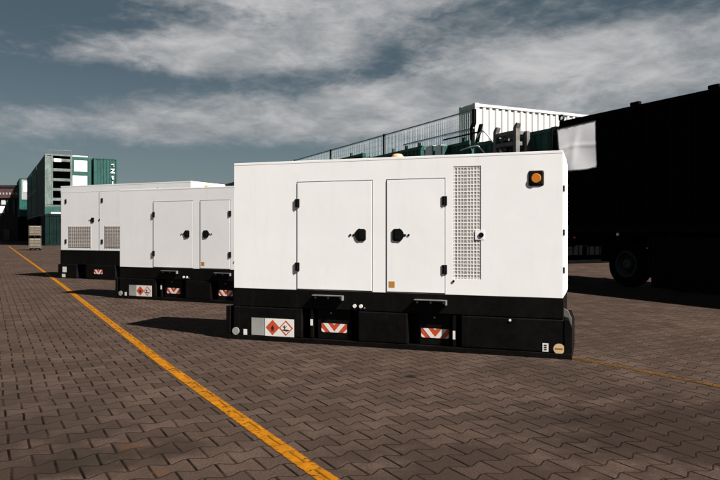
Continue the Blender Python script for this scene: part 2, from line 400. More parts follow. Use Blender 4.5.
def make_generator():
    g = thing('generator', 'white enclosed generator showing its tall grille and square amber light on a black base', 'generator', (0, 0, 0), 0, 'white generators parked in a staggered row')
    WL, WR, ZB, ZT = 0.095, 3.645, 0.577, 1.952
    GX0, GX1, GZ0, GZ1 = 2.592, 2.872, 0.735, 1.862
    m = MB()
    m.box(WL, WR, 0.05, DEP, ZB, ZT)                               # core
    m.box(WL, GX0, 0, 0.05, ZB, ZT); m.box(GX1, WR, 0, 0.05, ZB, ZT)
    m.box(GX0, GX1, 0, 0.05, ZB, GZ0); m.box(GX0, GX1, 0, 0.05, GZ1, ZT)
    m.build('enclosure', M['white'], g)
    rf = MB(); rf.box(WL-0.001, WR+0.001, -0.001, DEP+0.001, ZT+0.002, ZT+0.028, 0.002); rf = rf.build('roof', M['white'], g)
    for x in (0.5, 3.2):
        MB().lathe([(0.02, -0.01), (0.04, -0.01), (0.04, 0.01), (0.02, 0.01)], (x, 0.55, ZT+0.05), 'y', 20).build('lifting_eye', M['steel'], rf)
    bc = MB().lathe([(0.002, 0.0), (0.062, 0.0), (0.064, 0.014), (0.045, 0.040), (0.002, 0.046)], (1.985, 0.10, ZT+0.028), 'z', 28).build('roof_beacon', M['peach'], g)
    # doors
    for (x0, x1, hx, kx, side) in ((0.880, 1.735, 0.880, 1.618, 1), (1.900, 2.507, 2.507, 2.012, -1)):
        seal = MB().box(x0-0.007, x1+0.007, -0.0015, 0, ZB+0.004, 1.747+0.005)
        d = MB().box(x0, x1, -0.005, -0.0015, ZB+0.012, 1.743, 0.001).build('door', M['white'], g)
        seal.build('door_seal', M['seal'], d)
        handle(d, kx, 1.174, side, -0.005)
        for z in (1.52, 0.828): hinge(d, hx, z, -0.005)
    plate('caution_sticker', M['orange'], g, 1.922, 1.985, 0.632, 0.695, -0.0052, 0.001)
    # grille
    gr = MB().box(GX0, GX1, 0.005, 0.049, GZ0, GZ1).build('grille', M['louvre'], g)
    b = MB(); b2 = MB()
    for i in range(9):
        x = GX0+0.012+(GX1-GX0-0.024)*i/8; b.box(x-0.0034, x+0.0034, 0.0030, 0.0045, GZ0, GZ1)
    nz = 33
    for i in range(nz):
        z = GZ0+0.012+(GZ1-GZ0-0.024)*i/(nz-1); b.box(GX0, GX1, 0.0032, 0.0047, z-0.0042, z+0.0042)
    b.build('wire_grid', M['white'], gr)
    b2.box(GX0+0.10, GX0+0.116, 0.0046, 0.0049, GZ0, GZ1).build('inner_rib', M['seal'], gr)
    lp = MB().box(2.815, 2.905, -0.002, 0.0028, 1.13, 1.22).build('latch_plate', M['white'], gr)
    MB().cyl((2.874, -0.0045, 1.176), 0.025, 0.005, 'y', 24).build('latch_knob', M['plastic'], lp)
    MB().cyl((2.598, -0.004, 0.712), 0.012, 0.004, 'y', 14).build('screw', M['plastic'], gr)
    # square amber light
    e = MB().box(3.322, 3.478, -0.009, 0.035, 1.642, 1.802, 0.022).build('side_light', M['plastic'], g)
    MB().cyl((3.400, -0.012, 1.722), 0.047, 0.010, 'y', 32, 0.042).build('lens', M['amber'], e)
    # end door
    ed = MB().box(WR, WR+0.016, 0.05, DEP-0.05, ZB+0.02, 1.92, 0.004).build('end_door', M['white'], g)
    for z in (1.62, 1.20, 0.84): MB().box(WR+0.0, WR+0.018, 0.015, 0.046, z-0.03, z+0.03, 0.003).build('hinge', M['plastic'], ed)
    # base frame band
    MB().box(0.088, 3.652, -0.004, DEP+0.004, 0.378, 0.5765, 0.004).build('base_frame', M['black'], g)
    for (x0, x1, z) in ((1.071, 1.42, 0.522), (2.2, 2.533, 0.512)):
        a = MB(); a.box(x0, x1, -0.045, -0.004, z, z+0.008); a.box(x1-0.012, x1, -0.045, -0.004, z-0.042, z)
        a = a.build('lifting_bracket', M['steel'], g)
        for q in (0.08, 0.5, 0.9): MB().cyl((x0+(x1-x0)*q, -0.010, z-0.022), 0.011, 0.012, 'y', 6).build('bolt', M['steel'], a)
    for x in (1.545, 1.615): MB().cyl((x, -0.008, 0.424), 0.019, 0.010, 'y', 20).build('drain_plug', M['sticker'], g)
    MB().cyl((1.655, -0.008, 0.407), 0.008, 0.010, 'y', 12).build('bolt', M['steel'], g)
    # skid with tank panels
    s = MB()
    s.box(0.02, 3.70, 0.16, DEP, 0.055, 0.3765)
    s.box(0.0, 3.729, -0.02, DEP+0.02, 0.0, 0.052, 0.004)
    s.box(0.0, 0.05, -0.016, DEP, 0.053, 0.372, 0.003)
    s.prism([(3.66, 0.053), (3.729, 0.053), (3.729, 0.29), (3.70, 0.372), (3.66, 0.372)], -0.016, DEP)
    s.build('skid', M['black'], g)
    for (x0, x1) in ((0.09, 0.935), (1.585, 2.12), (2.675, 3.655)):
        tk = MB().box(x0, x1, -0.012, 0.158, 0.056, 0.370, 0.01).build('tank_panel', M['black'], g)
    MB().cyl((3.155, -0.014, 0.347), 0.012, 0.010, 'y', 12).build('bolt', M['sticker'], g)
    for (x0, x1, cx0, cx1) in ((1.105, 1.485, 1.153, 1.443), (2.238, 2.560, 2.258, 2.543)):
        f = MB().box(x0, x1, 0.03, 0.158, 0.054, 0.3755, 0.006).build('fork_pocket', M['black'], g)
        chevron(f, cx0, cx1, 0.128, 0.222, 0.03)
        MB().cyl((x0+0.16, 0.027, 0.335), 0.010, 0.012, 'y', 10).build('bolt', M['steel'], f)
    MB().box(1.035, 1.06, 0.0, 0.159, 0.06, 0.37).build('stiffener', M['black'], g)
    MB().box(2.59, 2.62, -0.008, 0.159, 0.06, 0.37).build('stiffener', M['black'], g)
    y = -0.0125
    plate('grey_sticker', M['greysticker'], g, 0.323, 0.484, 0.060, 0.252, y)
    hazard(g, 0.492, 0.843, 0.058, 0.251, y)
    plate('label_sticker', M['sticker'], g, 0.222, 0.265, 0.055, 0.118, y)
    MB().cyl((0.125, -0.018, 0.092), 0.043, 0.008, 'y', 24).build('round_cap', M['greysticker'], g)
    plate('label_sticker', M['sticker'], g, 1.034, 1.061, 0.195, 0.262, -0.0005)
    plate('label_sticker', M['sticker'], g, 2.592, 2.616, 0.13, 0.215, -0.0085)
    ls = plate('label_sticker', M['sticker'], g, 3.46, 3.515, 0.02+0.042, 0.142, y)
    q = MB()
    for i in range(3): q.box(3.475, 3.500, y-0.0035, y-0.002, 0.078+0.02*i, 0.088+0.02*i)
    q.build('print_line', M['ink'], ls)
    rd = []
    for i in range(28):
        a = 2*math.pi*i/28; rd.append((3.612+0.052*math.cos(a), 0.095+0.05*math.sin(a)))
    rs = poly('round_sticker', M['tan'], g, rd, y, 0.002)
    MB().box(3.578, 3.646, y-0.0036, y-0.002, 0.092, 0.106).build('print_line', M['orange'], rs)
    # end bracket on the right
    eb = MB(); eb.prism([(3.652, 0.40), (3.695, 0.385), (3.722, 0.30), (3.722, 0.375), (3.69, 0.45), (3.652, 0.47)], 0.06, 0.10)
    eb.build('tie_down_lug', M['dull'], g)
    return g

gen = make_generator()
gen.location = (-1.5096, 7.4849, 0); gen.rotation_euler = (0, 0, R(-19.6))
gen2 = copy_tree(gen)
gen2['label'] = 'white enclosed generator partly hidden between the grille-fronted one and the one with louvred doors'
gen2.location = (-4.473, 12.10, 0); gen2.rotation_euler = (0, 0, R(-24.0))

def make_louvred_generator():
    g = thing('generator', 'white enclosed generator with grey louvre panels in both doors on a black base', 'generator', (-7.92, 17.42, 0), R(-24.5), 'white generators parked in a staggered row')
    L, ZB, ZT, D = 4.30, 0.73, 2.42, 1.35
    MB().box(0.03, L, 0, D, ZB, ZT-0.03).build('enclosure', M['white'], g)
    MB().box(0.029, L+0.001, -0.001, D+0.001, ZT-0.028, ZT, 0.002).build('roof', M['white'], g)
    MB().box(1.2, 1.6, 0.3, 0.5, ZT, ZT+0.012).build('roof_hatch', M['white'], g)
    K = lambda px: 0.0
    for (x0, x1, l0, l1, hx, kx, sd) in ((0.05, 1.37, 0.34, 1.10, 0.22, 1.17, 1), (1.40, 2.20, 1.60, 2.10, 1.49, None, 1), (2.4, 3.3, 2.6, 3.15, 2.45, 3.2, 1)):
        d = MB().box(x0, x1, -0.006, -0.002, ZB+0.012, 2.24, 0.001)
        d = d.build('door', M['white'], g)
        MB().box(x0-0.007, x1+0.007, -0.0018, 0, ZB+0.004, 2.247).build('door_seal', M['seal'], d)
        lv = MB().box(l0, l1, -0.0085, -0.0062, 0.82, 1.36).build('louvre', M['louvre'], d)
        b = MB()
        for i in range(15):
            z = 0.835+0.51*i/14; b.box(l0, l1, -0.012, -0.0087, z-0.008, z+0.008)
        b.box(l0-0.015, l0, -0.010, -0.006, 0.805, 1.375); b.box(l1, l1+0.015, -0.010, -0.006, 0.805, 1.375)
        nx = int((l1-l0)/0.075)
        for i in range(1, nx):
            x = l0+(l1-l0)*i/nx; b.box(x-0.006, x+0.006, -0.0125, -0.0086, 0.82, 1.36)
        b.build('louvre_slats', M['tanwire'], lv)
        for z in (2.02, 0.97): hinge(d, hx, z, -0.006, 0.06, 0.11)
        if kx: handle(d, kx, 1.52, sd, -0.006)
    MB().box(0.0, 0.05, -0.01, 0.03, 1.47, 1.57).build('hinge', M['plastic'], g)
    MB().box(2.19, 2.25, -0.010, -0.0065, 1.47, 1.58).build('latch', M['plastic'], g)
    MB().cyl((1.40, -0.008, 1.525), 0.025, 0.006, 'y', 14).build('lock', M['plastic'], g)
    MB().box(0.02, L, 0.0, D, 0.37, ZB-0.001).build('base_frame', M['black'], g)
    s = MB(); s.box(0.1, L-0.1, 0.15, D, 0.03, 0.369); s.box(-0.05, 0.62, -0.02, D, 0.0, 0.368, 0.01); s.box(0.95, 1.95, -0.02, D, 0.0, 0.368, 0.01)
    s.box(2.3, 3.2, -0.02, D, 0.0, 0.368, 0.01); s.box(3.6, L, -0.02, D, 0.0, 0.368, 0.01)
    s.build('skid', M['black'], g)
    plate('label_sticker', M['sticker'], g, 0.12, 0.26, 0.16, 0.30, -0.021); plate('label_sticker', M['sticker'], g, 0.10, 0.22, 0.03, 0.11, -0.021)
    chevron(g, 1.24, 1.52, 0.14, 0.25, -0.021)
    return g
make_louvred_generator()

# ------------------------------------------------------------------ containers
def corrugated(m, x0, x1, z0, z1, y, depth, pitch=0.28, out=-1):
    """trapezoid-corrugated sheet facing -y (out=-1) or +y, in the xz plane"""
    n = max(2, int(round((x1-x0)/pitch))); p = (x1-x0)/n
    prof = []
    for i in range(n):
        b = x0+p*i
        prof += [(b, 0), (b+p*0.28, 0), (b+p*0.42, depth), (b+p*0.78, depth), (b+p*0.92, 0)]
    prof.append((x1, 0))
    vs = [[m.bm.verts.new((x, y-out*d, z)) for z in (z0, z1)] for x, d in prof]
    for a, b in zip(vs, vs[1:]): m.bm.faces.new((a[0], b[0], b[1], a[1]))
def corrugated_end(m, y0, y1, z0, z1, x, depth, out=1):
    n = max(2, int(round((y1-y0)/0.28))); p = (y1-y0)/n
    prof = []
    for i in range(n):
        b = y0+p*i
        prof += [(b, 0), (b+p*0.28, 0), (b+p*0.42, depth), (b+p*0.78, depth), (b+p*0.92, 0)]
    prof.append((y1, 0))
    vs = [[m.bm.verts.new((x-out*d, y, z)) for z in (z0, z1)] for y, d in prof]
    for a, b in zip(vs, vs[1:]): m.bm.faces.new((a[0], b[0], b[1], a[1]))
def container(name, label, loc, rz, L, W, H, mat, fmat=None, cat='container', group=None, lugs=()):
    """origin at the front-left-bottom corner, long side facing -y"""
    fmat = fmat or mat
    t = thing(name, label, cat, loc, rz, group)
    f = MB(); p = 0.12
    for x in (0, L-p):
        for y in (0, W-p): f.box(x, x+p, y, y+p, 0.16, H-0.16)
    for y in (0, W-p):
        f.box(p, L-p, y, y+0.1, 0, 0.14); f.box(p, L-p, y, y+0.08, H-0.12, H-0.02)
    for x in (0, L-p):
        f.box(x, x+0.1, p, W-p, 0, 0.14); f.box(x, x+0.1, p, W-p, H-0.12, H-0.02)
    f.build('frame', fmat, t)
    m = MB(); corrugated(m, p, L-p, 0.14, H-0.12, 0.02, 0.045, out=-1); m.build('side_panel', mat, t)
    m = MB(); corrugated(m, p, L-p, 0.14, H-0.12, W-0.02, 0.045, out=1); m.build('side_panel', mat, t)
    m = MB(); corrugated_end(m, p, W-p, 0.14, H-0.12, 0.02, 0.045, out=-1); m.build('end_panel', mat, t)
    m = MB(); corrugated_end(m, p, W-p, 0.14, H-0.12, L-0.02, 0.045, out=1); m.build('end_panel', mat, t)
    MB().box(0.05, L-0.05, 0.05, W-0.05, H-0.06, H-0.03).build('roof', mat, t)
    MB().box(0.05, L-0.05, 0.05, W-0.05, 0.03, 0.12).build('floor_pan', mat, t)
    for x in (0, L-0.178):
        for y in (0, W-0.162):
            for z in (0, H-0.15):
                MB().box(x-0.004, x+0.174, y-0.004, y+0.166, z, z+0.15, 0.012).build('corner_casting', fmat, t)
    for x in lugs:
        l = MB(); l.box(x-0.05, x+0.05, 0.02, 0.10, H-0.02, H+0.12, 0.01); l.build('lifting_lug', fmat, t)
    return t

# --- trailer at the right, its long side in shade
S_END = s_at(559)
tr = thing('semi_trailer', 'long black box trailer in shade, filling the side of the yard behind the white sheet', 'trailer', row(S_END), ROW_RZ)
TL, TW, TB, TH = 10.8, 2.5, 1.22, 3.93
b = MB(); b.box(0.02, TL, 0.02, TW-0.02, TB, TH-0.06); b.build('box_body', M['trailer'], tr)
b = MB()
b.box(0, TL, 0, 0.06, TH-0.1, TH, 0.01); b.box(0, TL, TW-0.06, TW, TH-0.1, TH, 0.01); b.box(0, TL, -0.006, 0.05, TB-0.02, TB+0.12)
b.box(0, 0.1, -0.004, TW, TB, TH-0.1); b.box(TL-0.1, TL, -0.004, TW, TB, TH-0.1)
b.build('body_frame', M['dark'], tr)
b = MB()
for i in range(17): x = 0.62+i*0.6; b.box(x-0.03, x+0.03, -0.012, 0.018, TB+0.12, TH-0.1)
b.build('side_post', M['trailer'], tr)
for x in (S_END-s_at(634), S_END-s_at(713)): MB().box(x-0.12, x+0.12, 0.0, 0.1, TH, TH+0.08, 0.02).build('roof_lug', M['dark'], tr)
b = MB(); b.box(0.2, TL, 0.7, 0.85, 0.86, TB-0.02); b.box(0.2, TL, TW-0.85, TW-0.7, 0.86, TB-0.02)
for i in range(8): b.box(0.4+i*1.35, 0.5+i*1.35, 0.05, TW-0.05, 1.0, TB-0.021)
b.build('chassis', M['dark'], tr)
def make_wheel(x, y, parent, r=0.5):
    w = bpy.data.objects.new('wheel', None); C.objects.link(w); w.parent = parent; w.location = (x, y, r); w.empty_display_size = 0.2
    MB().lathe([(r*0.58, 0.02), (r*0.9, 0.0), (r*0.98, 0.03), (r, 0.08), (r, 0.24), (r*0.98, 0.28), (r*0.9, 0.31), (r*0.58, 0.29)], (0, 0, 0), 'y', 48).build('tyre', M['tyre'], w)
    m = MB(); m.lathe([(r*0.60, 0.025), (r*0.56, 0.005), (r*0.52, 0.02), (r*0.50, 0.10), (r*0.3, 0.13), (r*0.3, 0.15), (r*0.60, 0.15)], (0, 0, 0), 'y', 40)
    m.lathe([(0.001, 0.03), (r*0.2, 0.03), (r*0.24, 0.06), (r*0.31, 0.13), (r*0.31, 0.16), (0.001, 0.16)], (0, 0, 0), 'y', 28)
    for i in range(10):
        a = 2*math.pi*i/10; m.cyl((r*0.36*math.cos(a), 0.11, r*0.36*math.sin(a)), 0.014, 0.05, 'y', 6)
    m.build('rim', M['rim'], w)
    return w
xw = S_END-s_at(622)
for dx in (0, 1.31):
    make_wheel(xw+dx, 0.10, tr); make_wheel(xw+dx, TW-0.45, tr) if dx else None
    MB().box(xw+dx-0.08, xw+dx+0.08, 0.35, TW-0.4, 0.42, 0.58).build('axle', M['dark'], tr)
b = MB(); b.box(xw-0.66, xw-0.60, 0.06, 0.5, 0.55, 1.15); b.box(xw-0.66, xw+0.7, 0.06, 0.5, 1.13, 1.17); b.build('mudguard', M['dark'], tr)
MB().box(xw+0.72, TL-0.2, 0.04, 0.095, 0.05, 1.12, 0.02).build('side_locker', M['dark'], tr)
MB().box(xw+0.62, xw+0.68, 0.06, TW-0.1, 0.25, 1.15).build('mud_flap', M['dark'], tr)
b = MB(); b.box(0.05, 0.13, 0.1, TW-0.1, 0.52, 0.64); b.box(0.06, 0.12, 0.7, 0.8, 0.64, 0.86); b.box(0.06, 0.12, TW-0.8, TW-0.7, 0.64, 0.86)
b.build('rear_bumper', M['dark'], tr)
for x in (0.15, 0.45): MB().box(x, x+0.06, 0.035, 0.05, 1.06, 1.1).build('side_reflector', M['red'], tr)
MB().cyl((xw-0.1, -0.02, 1.16), 0.03, 0.03, 'y', 14).build('side_marker', M['sticker'], tr)

# white sheet brought forward into the sun; post and arm added to hold it
def at(px, py, Y): return Vector(((px-CX)/F*Y, Y, HC-(py-HY)/F*Y))
q00, q10, q01, q11 = at(561.5, 173, 8.36), at(597, 167.5, 8.26), at(556.5, 129.5, 8.38), at(595.5, 120.5, 8.28)
pp = at(553.5, 128, 8.44)
post = thing('added_post', 'added dark post with a slanted arm behind the generator, holding a white sheet in the sun', 'post', (pp.x, pp.y, 0))
MB().box(-0.03, 0.03, -0.03, 0.03, 0.012, pp.z).build('upright', M['dark'], post)
MB().box(-0.18, 0.18, -0.15, 0.15, 0, 0.012).build('foot_plate', M['dark'], post)
aL = q01-Vector((pp.x, pp.y, 0)); aR = q11-Vector((pp.x, pp.y, 0))
MB().tube([(0.0, 0.0, aL.z-0.02), (aL.x, aL.y+0.014, aL.z+0.004), (aR.x, aR.y+0.014, aR.z+0.004)], 0.008).build('arm', M['dark'], post)
bm = bmesh.new(); nx, nz = 30, 30; gridv = []
nrm = (q10-q00).cross(q01-q00).normalized()
for i in range(nx+1):
    col = []
    for j in range(nz+1):
        u_, v_ = i/nx, j/nz
        p = (q00*(1-u_)+q10*u_)*(1-v_)+(q01*(1-u_)+q11*u_)*v_
        k = 1-v_*0.8
        p = p+nrm*(0.010*math.sin(u_*5+v_*3)*k+0.006*math.exp(-((v_-0.52-0.04*math.sin(u_*4))/0.04)**2)+0.012*math.exp(-((u_-0.25-0.3*v_)/0.10)**2)*v_*(1-v_)*3)
        p = p+Vector((0.006*math.sin(v_*8)*(1 if u_ < 0.03 else 0.3), 0, 0.006*math.sin(u_*7)*(1-v_)))
        col.append(bm.verts.new(p-q00))
    gridv.append(col)
for i in range(nx):
    for j in range(nz):
        f = bm.faces.new((gridv[i][j], gridv[i+1][j], gridv[i+1][j+1], gridv[i][j+1])); f.smooth = True
bmesh.ops.solidify(bm, geom=bm.faces[:], thickness=0.003)
me = bpy.data.meshes.new('hanging_sheet'); bm.to_mesh(me); bm.free(); me.materials.append(M['sheet'])
o = bpy.data.objects.new('hanging_sheet', me); C.objects.link(o); o.location = q00
for k in range(5):
    q = (q01*(1-(k+0.3)/4.6)+q11*((k+0.3)/4.6))-q00
    MB().tube([(q.x, q.y+0.002, q.z-0.022), (q.x, q.y-0.008, q.z-0.005), (q.x, q.y+0.014, q.z+0.016), (q.x, q.y+0.024, q.z-0.002)], 0.0022, 6).build('cord_tie', M['dark'], o)
tag(o, 'creased white sheet hanging at the end of the grille-fronted generator, before the dark trailer', 'sheet')

# --- green containers continuing the row, on low loaders
GRP = 'dark green containers in the row behind the generators'
def row_container(sn, sf, z0, zt, label, lugpx=(), off=0.0, mat='rowgreen'):
    L = sf-sn
    p = row(sf, off)
    return container('container', label, (p[0], p[1], z0), ROW_RZ, L, 2.44, zt-z0, M[mat], None, 'container', GRP, [sf-s_at(q) for q in lugpx])
S2 = s_at(556); S3 = s_at(474)
row_container(S2, S3, 1.22, 3.83, 'dark green container behind the grey shelf rack, next to the white sheet', (503,))
lo = thing('semi_trailer', 'dark low trailer carrying the green container beside the white sheet', 'trailer', row(S3), ROW_RZ)
b = MB(); L2 = S3-S2; b.box(0, L2, 0.5, 0.65, 0.85, 1.215); b.box(0, L2, 1.8, 1.95, 0.85, 1.215)
for i in range(4): b.box(0.2+i*(L2-0.6)/3, 0.4+i*(L2-0.6)/3, 0.03, 2.4, 1.0, 1.214)
b.build('chassis', M['dark'], lo)
make_wheel(0.7, 0.1, lo); make_wheel(0.7, 2.05, lo)
row_container(S3+0.25, s_at(424), 0.0, 3.95, 'dark green container with the two pale mint boxes on its top edge', (462,))
row_container(s_at(424)+0.2, s_at(366), 0.0, 4.12, 'dark green container with three lifting lugs, left of the pale mint boxes', (418, 405, 392))
row_container(s_at(366)+0.3, s_at(318), 0.0, 4.36, 'dark green container under the middle of the mesh railing', (350, 330))
row_container(s_at(318)+0.3, s_at(268), 0.0, 4.55, 'dark green container under the far end of the mesh railing', (300,))
row_container(s_at(268)+0.4, s_at(222), 0.0, 4.55, 'dark green container at the far end of the row, above the half-hidden generator', (240,))

# pale mint boxes on the roof edge
for (pa, pb, za, zb, lab) in ((433.5, 440.5, 3.55, 3.96, 'taller of the two pale mint boxes mounted on the green container'), (443.5, 449.5, 3.55, 3.92, 'smaller of the two pale mint boxes mounted on the green container')):
    sf, sn = s_at(pa), s_at(pb); w = sf-sn
    t = thing('junction_box', lab, 'box', row(sf, -0.32)[:2]+(3.55,), ROW_RZ, 'pale boxes on the container roof')
    MB().box(0, w, 0, 0.32, 0, zb-za, 0.015).build('cabinet', M['mint'], t)
    MB().box(w*0.1, w*0.9, -0.012, -0.002, 0.03, zb-za-0.03, 0.004).build('cover', M['mint'], t)
    MB().box(w, w+0.06, 0.02, 0.32, 0.02, zb-za-0.02).build('side_flange', M['teal'], t)

# mesh railing on the roof line
sr0, sr1 = s_at(470), s_at(292)
rl = thing('railing', 'grey mesh safety railing sloping along the container roofs', 'railing', row(sr1, 0.12)[:2]+(3.75,), ROW_RZ)
RLn = sr1-sr0; zt = 4.87-3.75
b = MB(); b.box(0, RLn, 0, 0.035, zt-0.035, zt); b.build('top_rail', M['rail'], rl)
b = MB(); x = RLn-4.2; b.box(x, RLn, 0, 0.035, 4.30-3.75, 4.33-3.75); b.build('middle_rail', M['rail'], rl)
b = MB(); n = int(RLn/0.11)
for i in range(n):
    x = RLn*i/n; b.box(x, x+0.005, 0.012, 0.017, 0.05, zt-0.036)
for i in range(5): b.box(0, RLn, 0.0185, 0.022, 0.15+i*0.2, 0.153+i*0.2)
b.build('wire_mesh', M['wire'], rl)
for px in (292, 328, 381):
    x = sr1-s_at(px); MB().box(x-0.035, x+0.035, -0.02, 0.055, -0.05, zt+0.02).build('post', M['dark'], rl)
b = MB(); x = RLn
b.prism([(x-0.03, zt), (x+0.07, zt), (x+0.07, 0.70), (x-0.02, 0.55), (x-0.03, -0.03), (x-0.13, -0.03), (x-0.13, 0.58), (x-0.03, 0.72)], -0.03, 0.06)
b.build('post', M['dark'], rl)
b = MB(); b.prism([(x+0.32, 0.62), (x+0.42, 0.62), (x+0.16, -0.03), (x+0.06, -0.03)], -0.03, 0.05); b.build('brace', M['dark'], rl)
b = MB(); b.box(x-1.6, x+0.5, -0.03, 0.0, 0.38, 0.42); b.build('lower_rail', M['dark'], rl)

# curved ladder handrails on the green container
def P3(px, py, s=None, off=-0.06):
    s = s_at(px) if s is None else s
    p = F0+U2*s+V2*off
    return Vector((p.x, p.y, HC-(py-HY)/F*p.y))
lad = thing('ladder', 'pale curved tube handrails of the ladder up the green container', 'ladder', (P3(490, 150).x, P3(490, 150).y, 1.25))
org = Vector(lad.location)
def arc(pts):
    out = []
    for i in range(len(pts)-1):
        p0 = pts[max(i-1, 0)]; p1 = pts[i]; p2 = pts[i+1]; p3 = pts[min(i+2, len(pts)-1)]
        for k in range(8):
            q = k/8; out.append(0.5*((2*p1)+(-p0+p2)*q+(2*p0-5*p1+4*p2-p3)*q*q+(-p0+3*p1-3*p2+p3)*q*q*q))
    out.append(pts[-1]); return out
r1 = [P3(478, 138), P3(480.5, 134), P3(484, 131.5), P3(487.5, 133), P3(494, 141), P3(504, 153), P3(512, 163)]
r2 = [P3(462, 150.5), P3(470, 147.8), P3(479, 146.2), P3(483, 149), P3(488, 155), P3(494, 163)]
for r_ in (r1, r2): MB().tube([p-org for p in arc(r_)], 0.022).build('handrail', M['wire'], lad)
b = MB()
for k in range(6):
    z = 0.3+k*0.3; a_, c_ = P3(512, 163)-org, P3(494, 163)-org; b.tube([(a_.x, a_.y, z), (c_.x, c_.y, z)], 0.016)
b.build('rung', M['wire'], lad)
b = MB(); a_, c_ = P3(512, 163)-org, P3(494, 163)-org
for q in (a_, c_): b.tube([(q.x, q.y, q.z+0.05), (q.x, q.y, 0.05)], 0.022)
b.build('stile', M['wire'], lad)

# grey shelf rack in front of the green container
sk1 = s_at(509.5); sk0 = s_at(533); w = sk1-sk0
rk = thing('steel_rack', 'rusty grey steel shelf rack standing against the dark green container', 'rack', row(sk1, -0.55), ROW_RZ)
for x in (0.0, w-0.12):
    b = MB(); b.prism([(x, 0), (x+0.12, 0), (x+0.12, 3.86), (x+0.17, 3.98), (x+0.12, 4.01), (x+0.02, 3.92), (x, 3.88)], 0, 0.12)
    b.build('upright', M['dull'], rk)
    MB().box(x+0.01, x+0.11, 0.36, 0.46, 0, 3.82).build('upright', M['dull'], rk)
for k, z in enumerate((0.5, 1.1, 1.7, 2.3, 2.9, 3.22, 3.50, 3.78)):
    MB().box(0.121, w-0.121, 0.01, 0.44, z-0.05, z+0.05, 0.008).build('shelf', M['dull'], rk)
for z in (3.22, 3.50):
    MB().cyl((w*0.45, 0.2, z+0.05), 0.07, 0.3, 'y', 14).build('stored_roller', M['dark'], rk)

# hook-shaped lug on the container/trailer junction
b = MB().lathe([(0.05, -0.02), (0.09, -0.02), (0.09, 0.02), (0.05, 0.02)], (0, 0, 0.20), 'y', 20); b.box(-0.05, 0.05, -0.03, 0.03, -0.0, 0.12)
hk = b.build('lifting_shackle', M['dgreen'], None, row(s_at(558.5), 0.1)[:2]+(3.825,), ROW_RZ)
tag(hk, 'green lifting shackle standing on the container roof above the white sheet', 'shackle')

# --- white container across the back on a dark one
WRZ = math.atan2(V2.y, V2.x)
wp = (4.08, 23.4)
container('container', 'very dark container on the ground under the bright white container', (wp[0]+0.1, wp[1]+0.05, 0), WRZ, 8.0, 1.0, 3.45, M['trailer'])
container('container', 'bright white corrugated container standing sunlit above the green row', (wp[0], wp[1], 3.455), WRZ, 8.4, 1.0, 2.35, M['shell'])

# ------------------------------------------------------------------ stacks at the far left
LRZ = math.atan2(V.y, V.x); YL = 60.0
k0 = (45-CX)/F; A0 = Vector((k0*YL, YL))
def tpx(px):
    k = (px-CX)/F; return (k*A0.y-A0.x)/(V.x-k*V.y)
def lpos(t, d=0.0, z=0.0): p = A0+V*t+U*d; return (p.x, p.y, z)
def zpx(py, Y=YL): return HC-(py-HY)/F*Y
tA, tB, tC0, tC1 = tpx(72.3), tpx(91.5), tpx(94.5), tpx(118)
ztop = zpx(153.5)
# lower tier
LG = 'stacked containers far behind the louvred generator'
def lcont(label, t0, t1, d, D, z0, z1, mat, fm=None):
    return container('container', label, lpos(t0, d, z0), LRZ, t1-t0, D, z1-z0, M[mat], M[fm] if fm else None, 'container', LG)
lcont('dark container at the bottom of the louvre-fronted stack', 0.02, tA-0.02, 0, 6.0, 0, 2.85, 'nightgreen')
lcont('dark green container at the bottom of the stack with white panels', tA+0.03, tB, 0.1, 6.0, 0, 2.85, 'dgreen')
# tall louvred unit
lu = thing('louvred_unit', 'tall green unit with a grey louvred front atop the far stack', 'container', lpos(0, 0, 2.87), LRZ, LG)
wA = tA; hA = ztop-2.87
b = MB(); corrugated(b, 0.1, wA-0.1, 0.1, hA-0.1, 0.6, 0.04); b.build('back_panel', M['dark'], lu)
b = MB(); corrugated_end(b, 0.12, 12.0, 0.1, hA-0.1, 0.02, 0.09, out=-1); b.build('side_panel', M['dgreen'], lu)
b = MB(); corrugated_end(b, 0.12, 12.0, 0.1, hA-0.1, wA-0.02, 0.06, out=1); b.build('side_panel', M['dgreen'], lu)
MB().box(0.02, wA-0.02, 0.1, 12.0, hA-0.1, hA-0.02).build('roof', M['dgreen'], lu)
MB().box(0.02, wA-0.02, 0.1, 12.0, 0.0, 0.08).build('floor_pan', M['dgreen'], lu)
b = MB()
for x in (0, wA-0.16): b.box(x, x+0.16, 0, 0.16, 0, hA)
for x in (0.55,): b.box(x, x+0.10, 0.01, 0.12, 0.9, hA)
b.box(0.16, wA-0.16, 0, 0.16, hA-0.14, hA); b.box(0.16, wA-0.16, 0, 0.16, 0.72, 0.86)
b.build('front_frame', M['greygreen'], lu)
for i in range(5):
    z = 1.4+i*(hA-1.9)/4
    sl = MB(); sl.box(0.66, wA-0.165, 0.02, 0.5, z-0.16, z+0.10, 0.02); sl.build('louvre_blade', M['greygreen'], lu)
MB().box(0.17, 0.54, 0.03, 0.06, 0.9, hA-0.2).build('side_mesh', M['greygreen'], lu)
MB().box(0.75, 1.35, 0.012, 0.03, hA-0.70, hA-0.40).build('sign_plate', M['sticker'], lu)
MB().box(0.02, wA-0.17, -0.02, 0.1, 0.02, 0.70, 0.02).build('teal_sill', M['teal'], lu)
MB().box(0.5, wA-0.2, -0.03, -0.021, 0.05, 0.18).build('plate_strip', M['sticker'], lu)
b = MB()
for x in (0.3, 1.0, 1.7, 2.2): b.tube([(x, 0.05, hA), (x, 0.05, hA+0.35)], 0.03)
b.tube([(0.3, 0.05, hA+0.35), (2.2, 0.05, hA+0.35)], 0.03); b.build('roof_rail', M['dull'], lu)
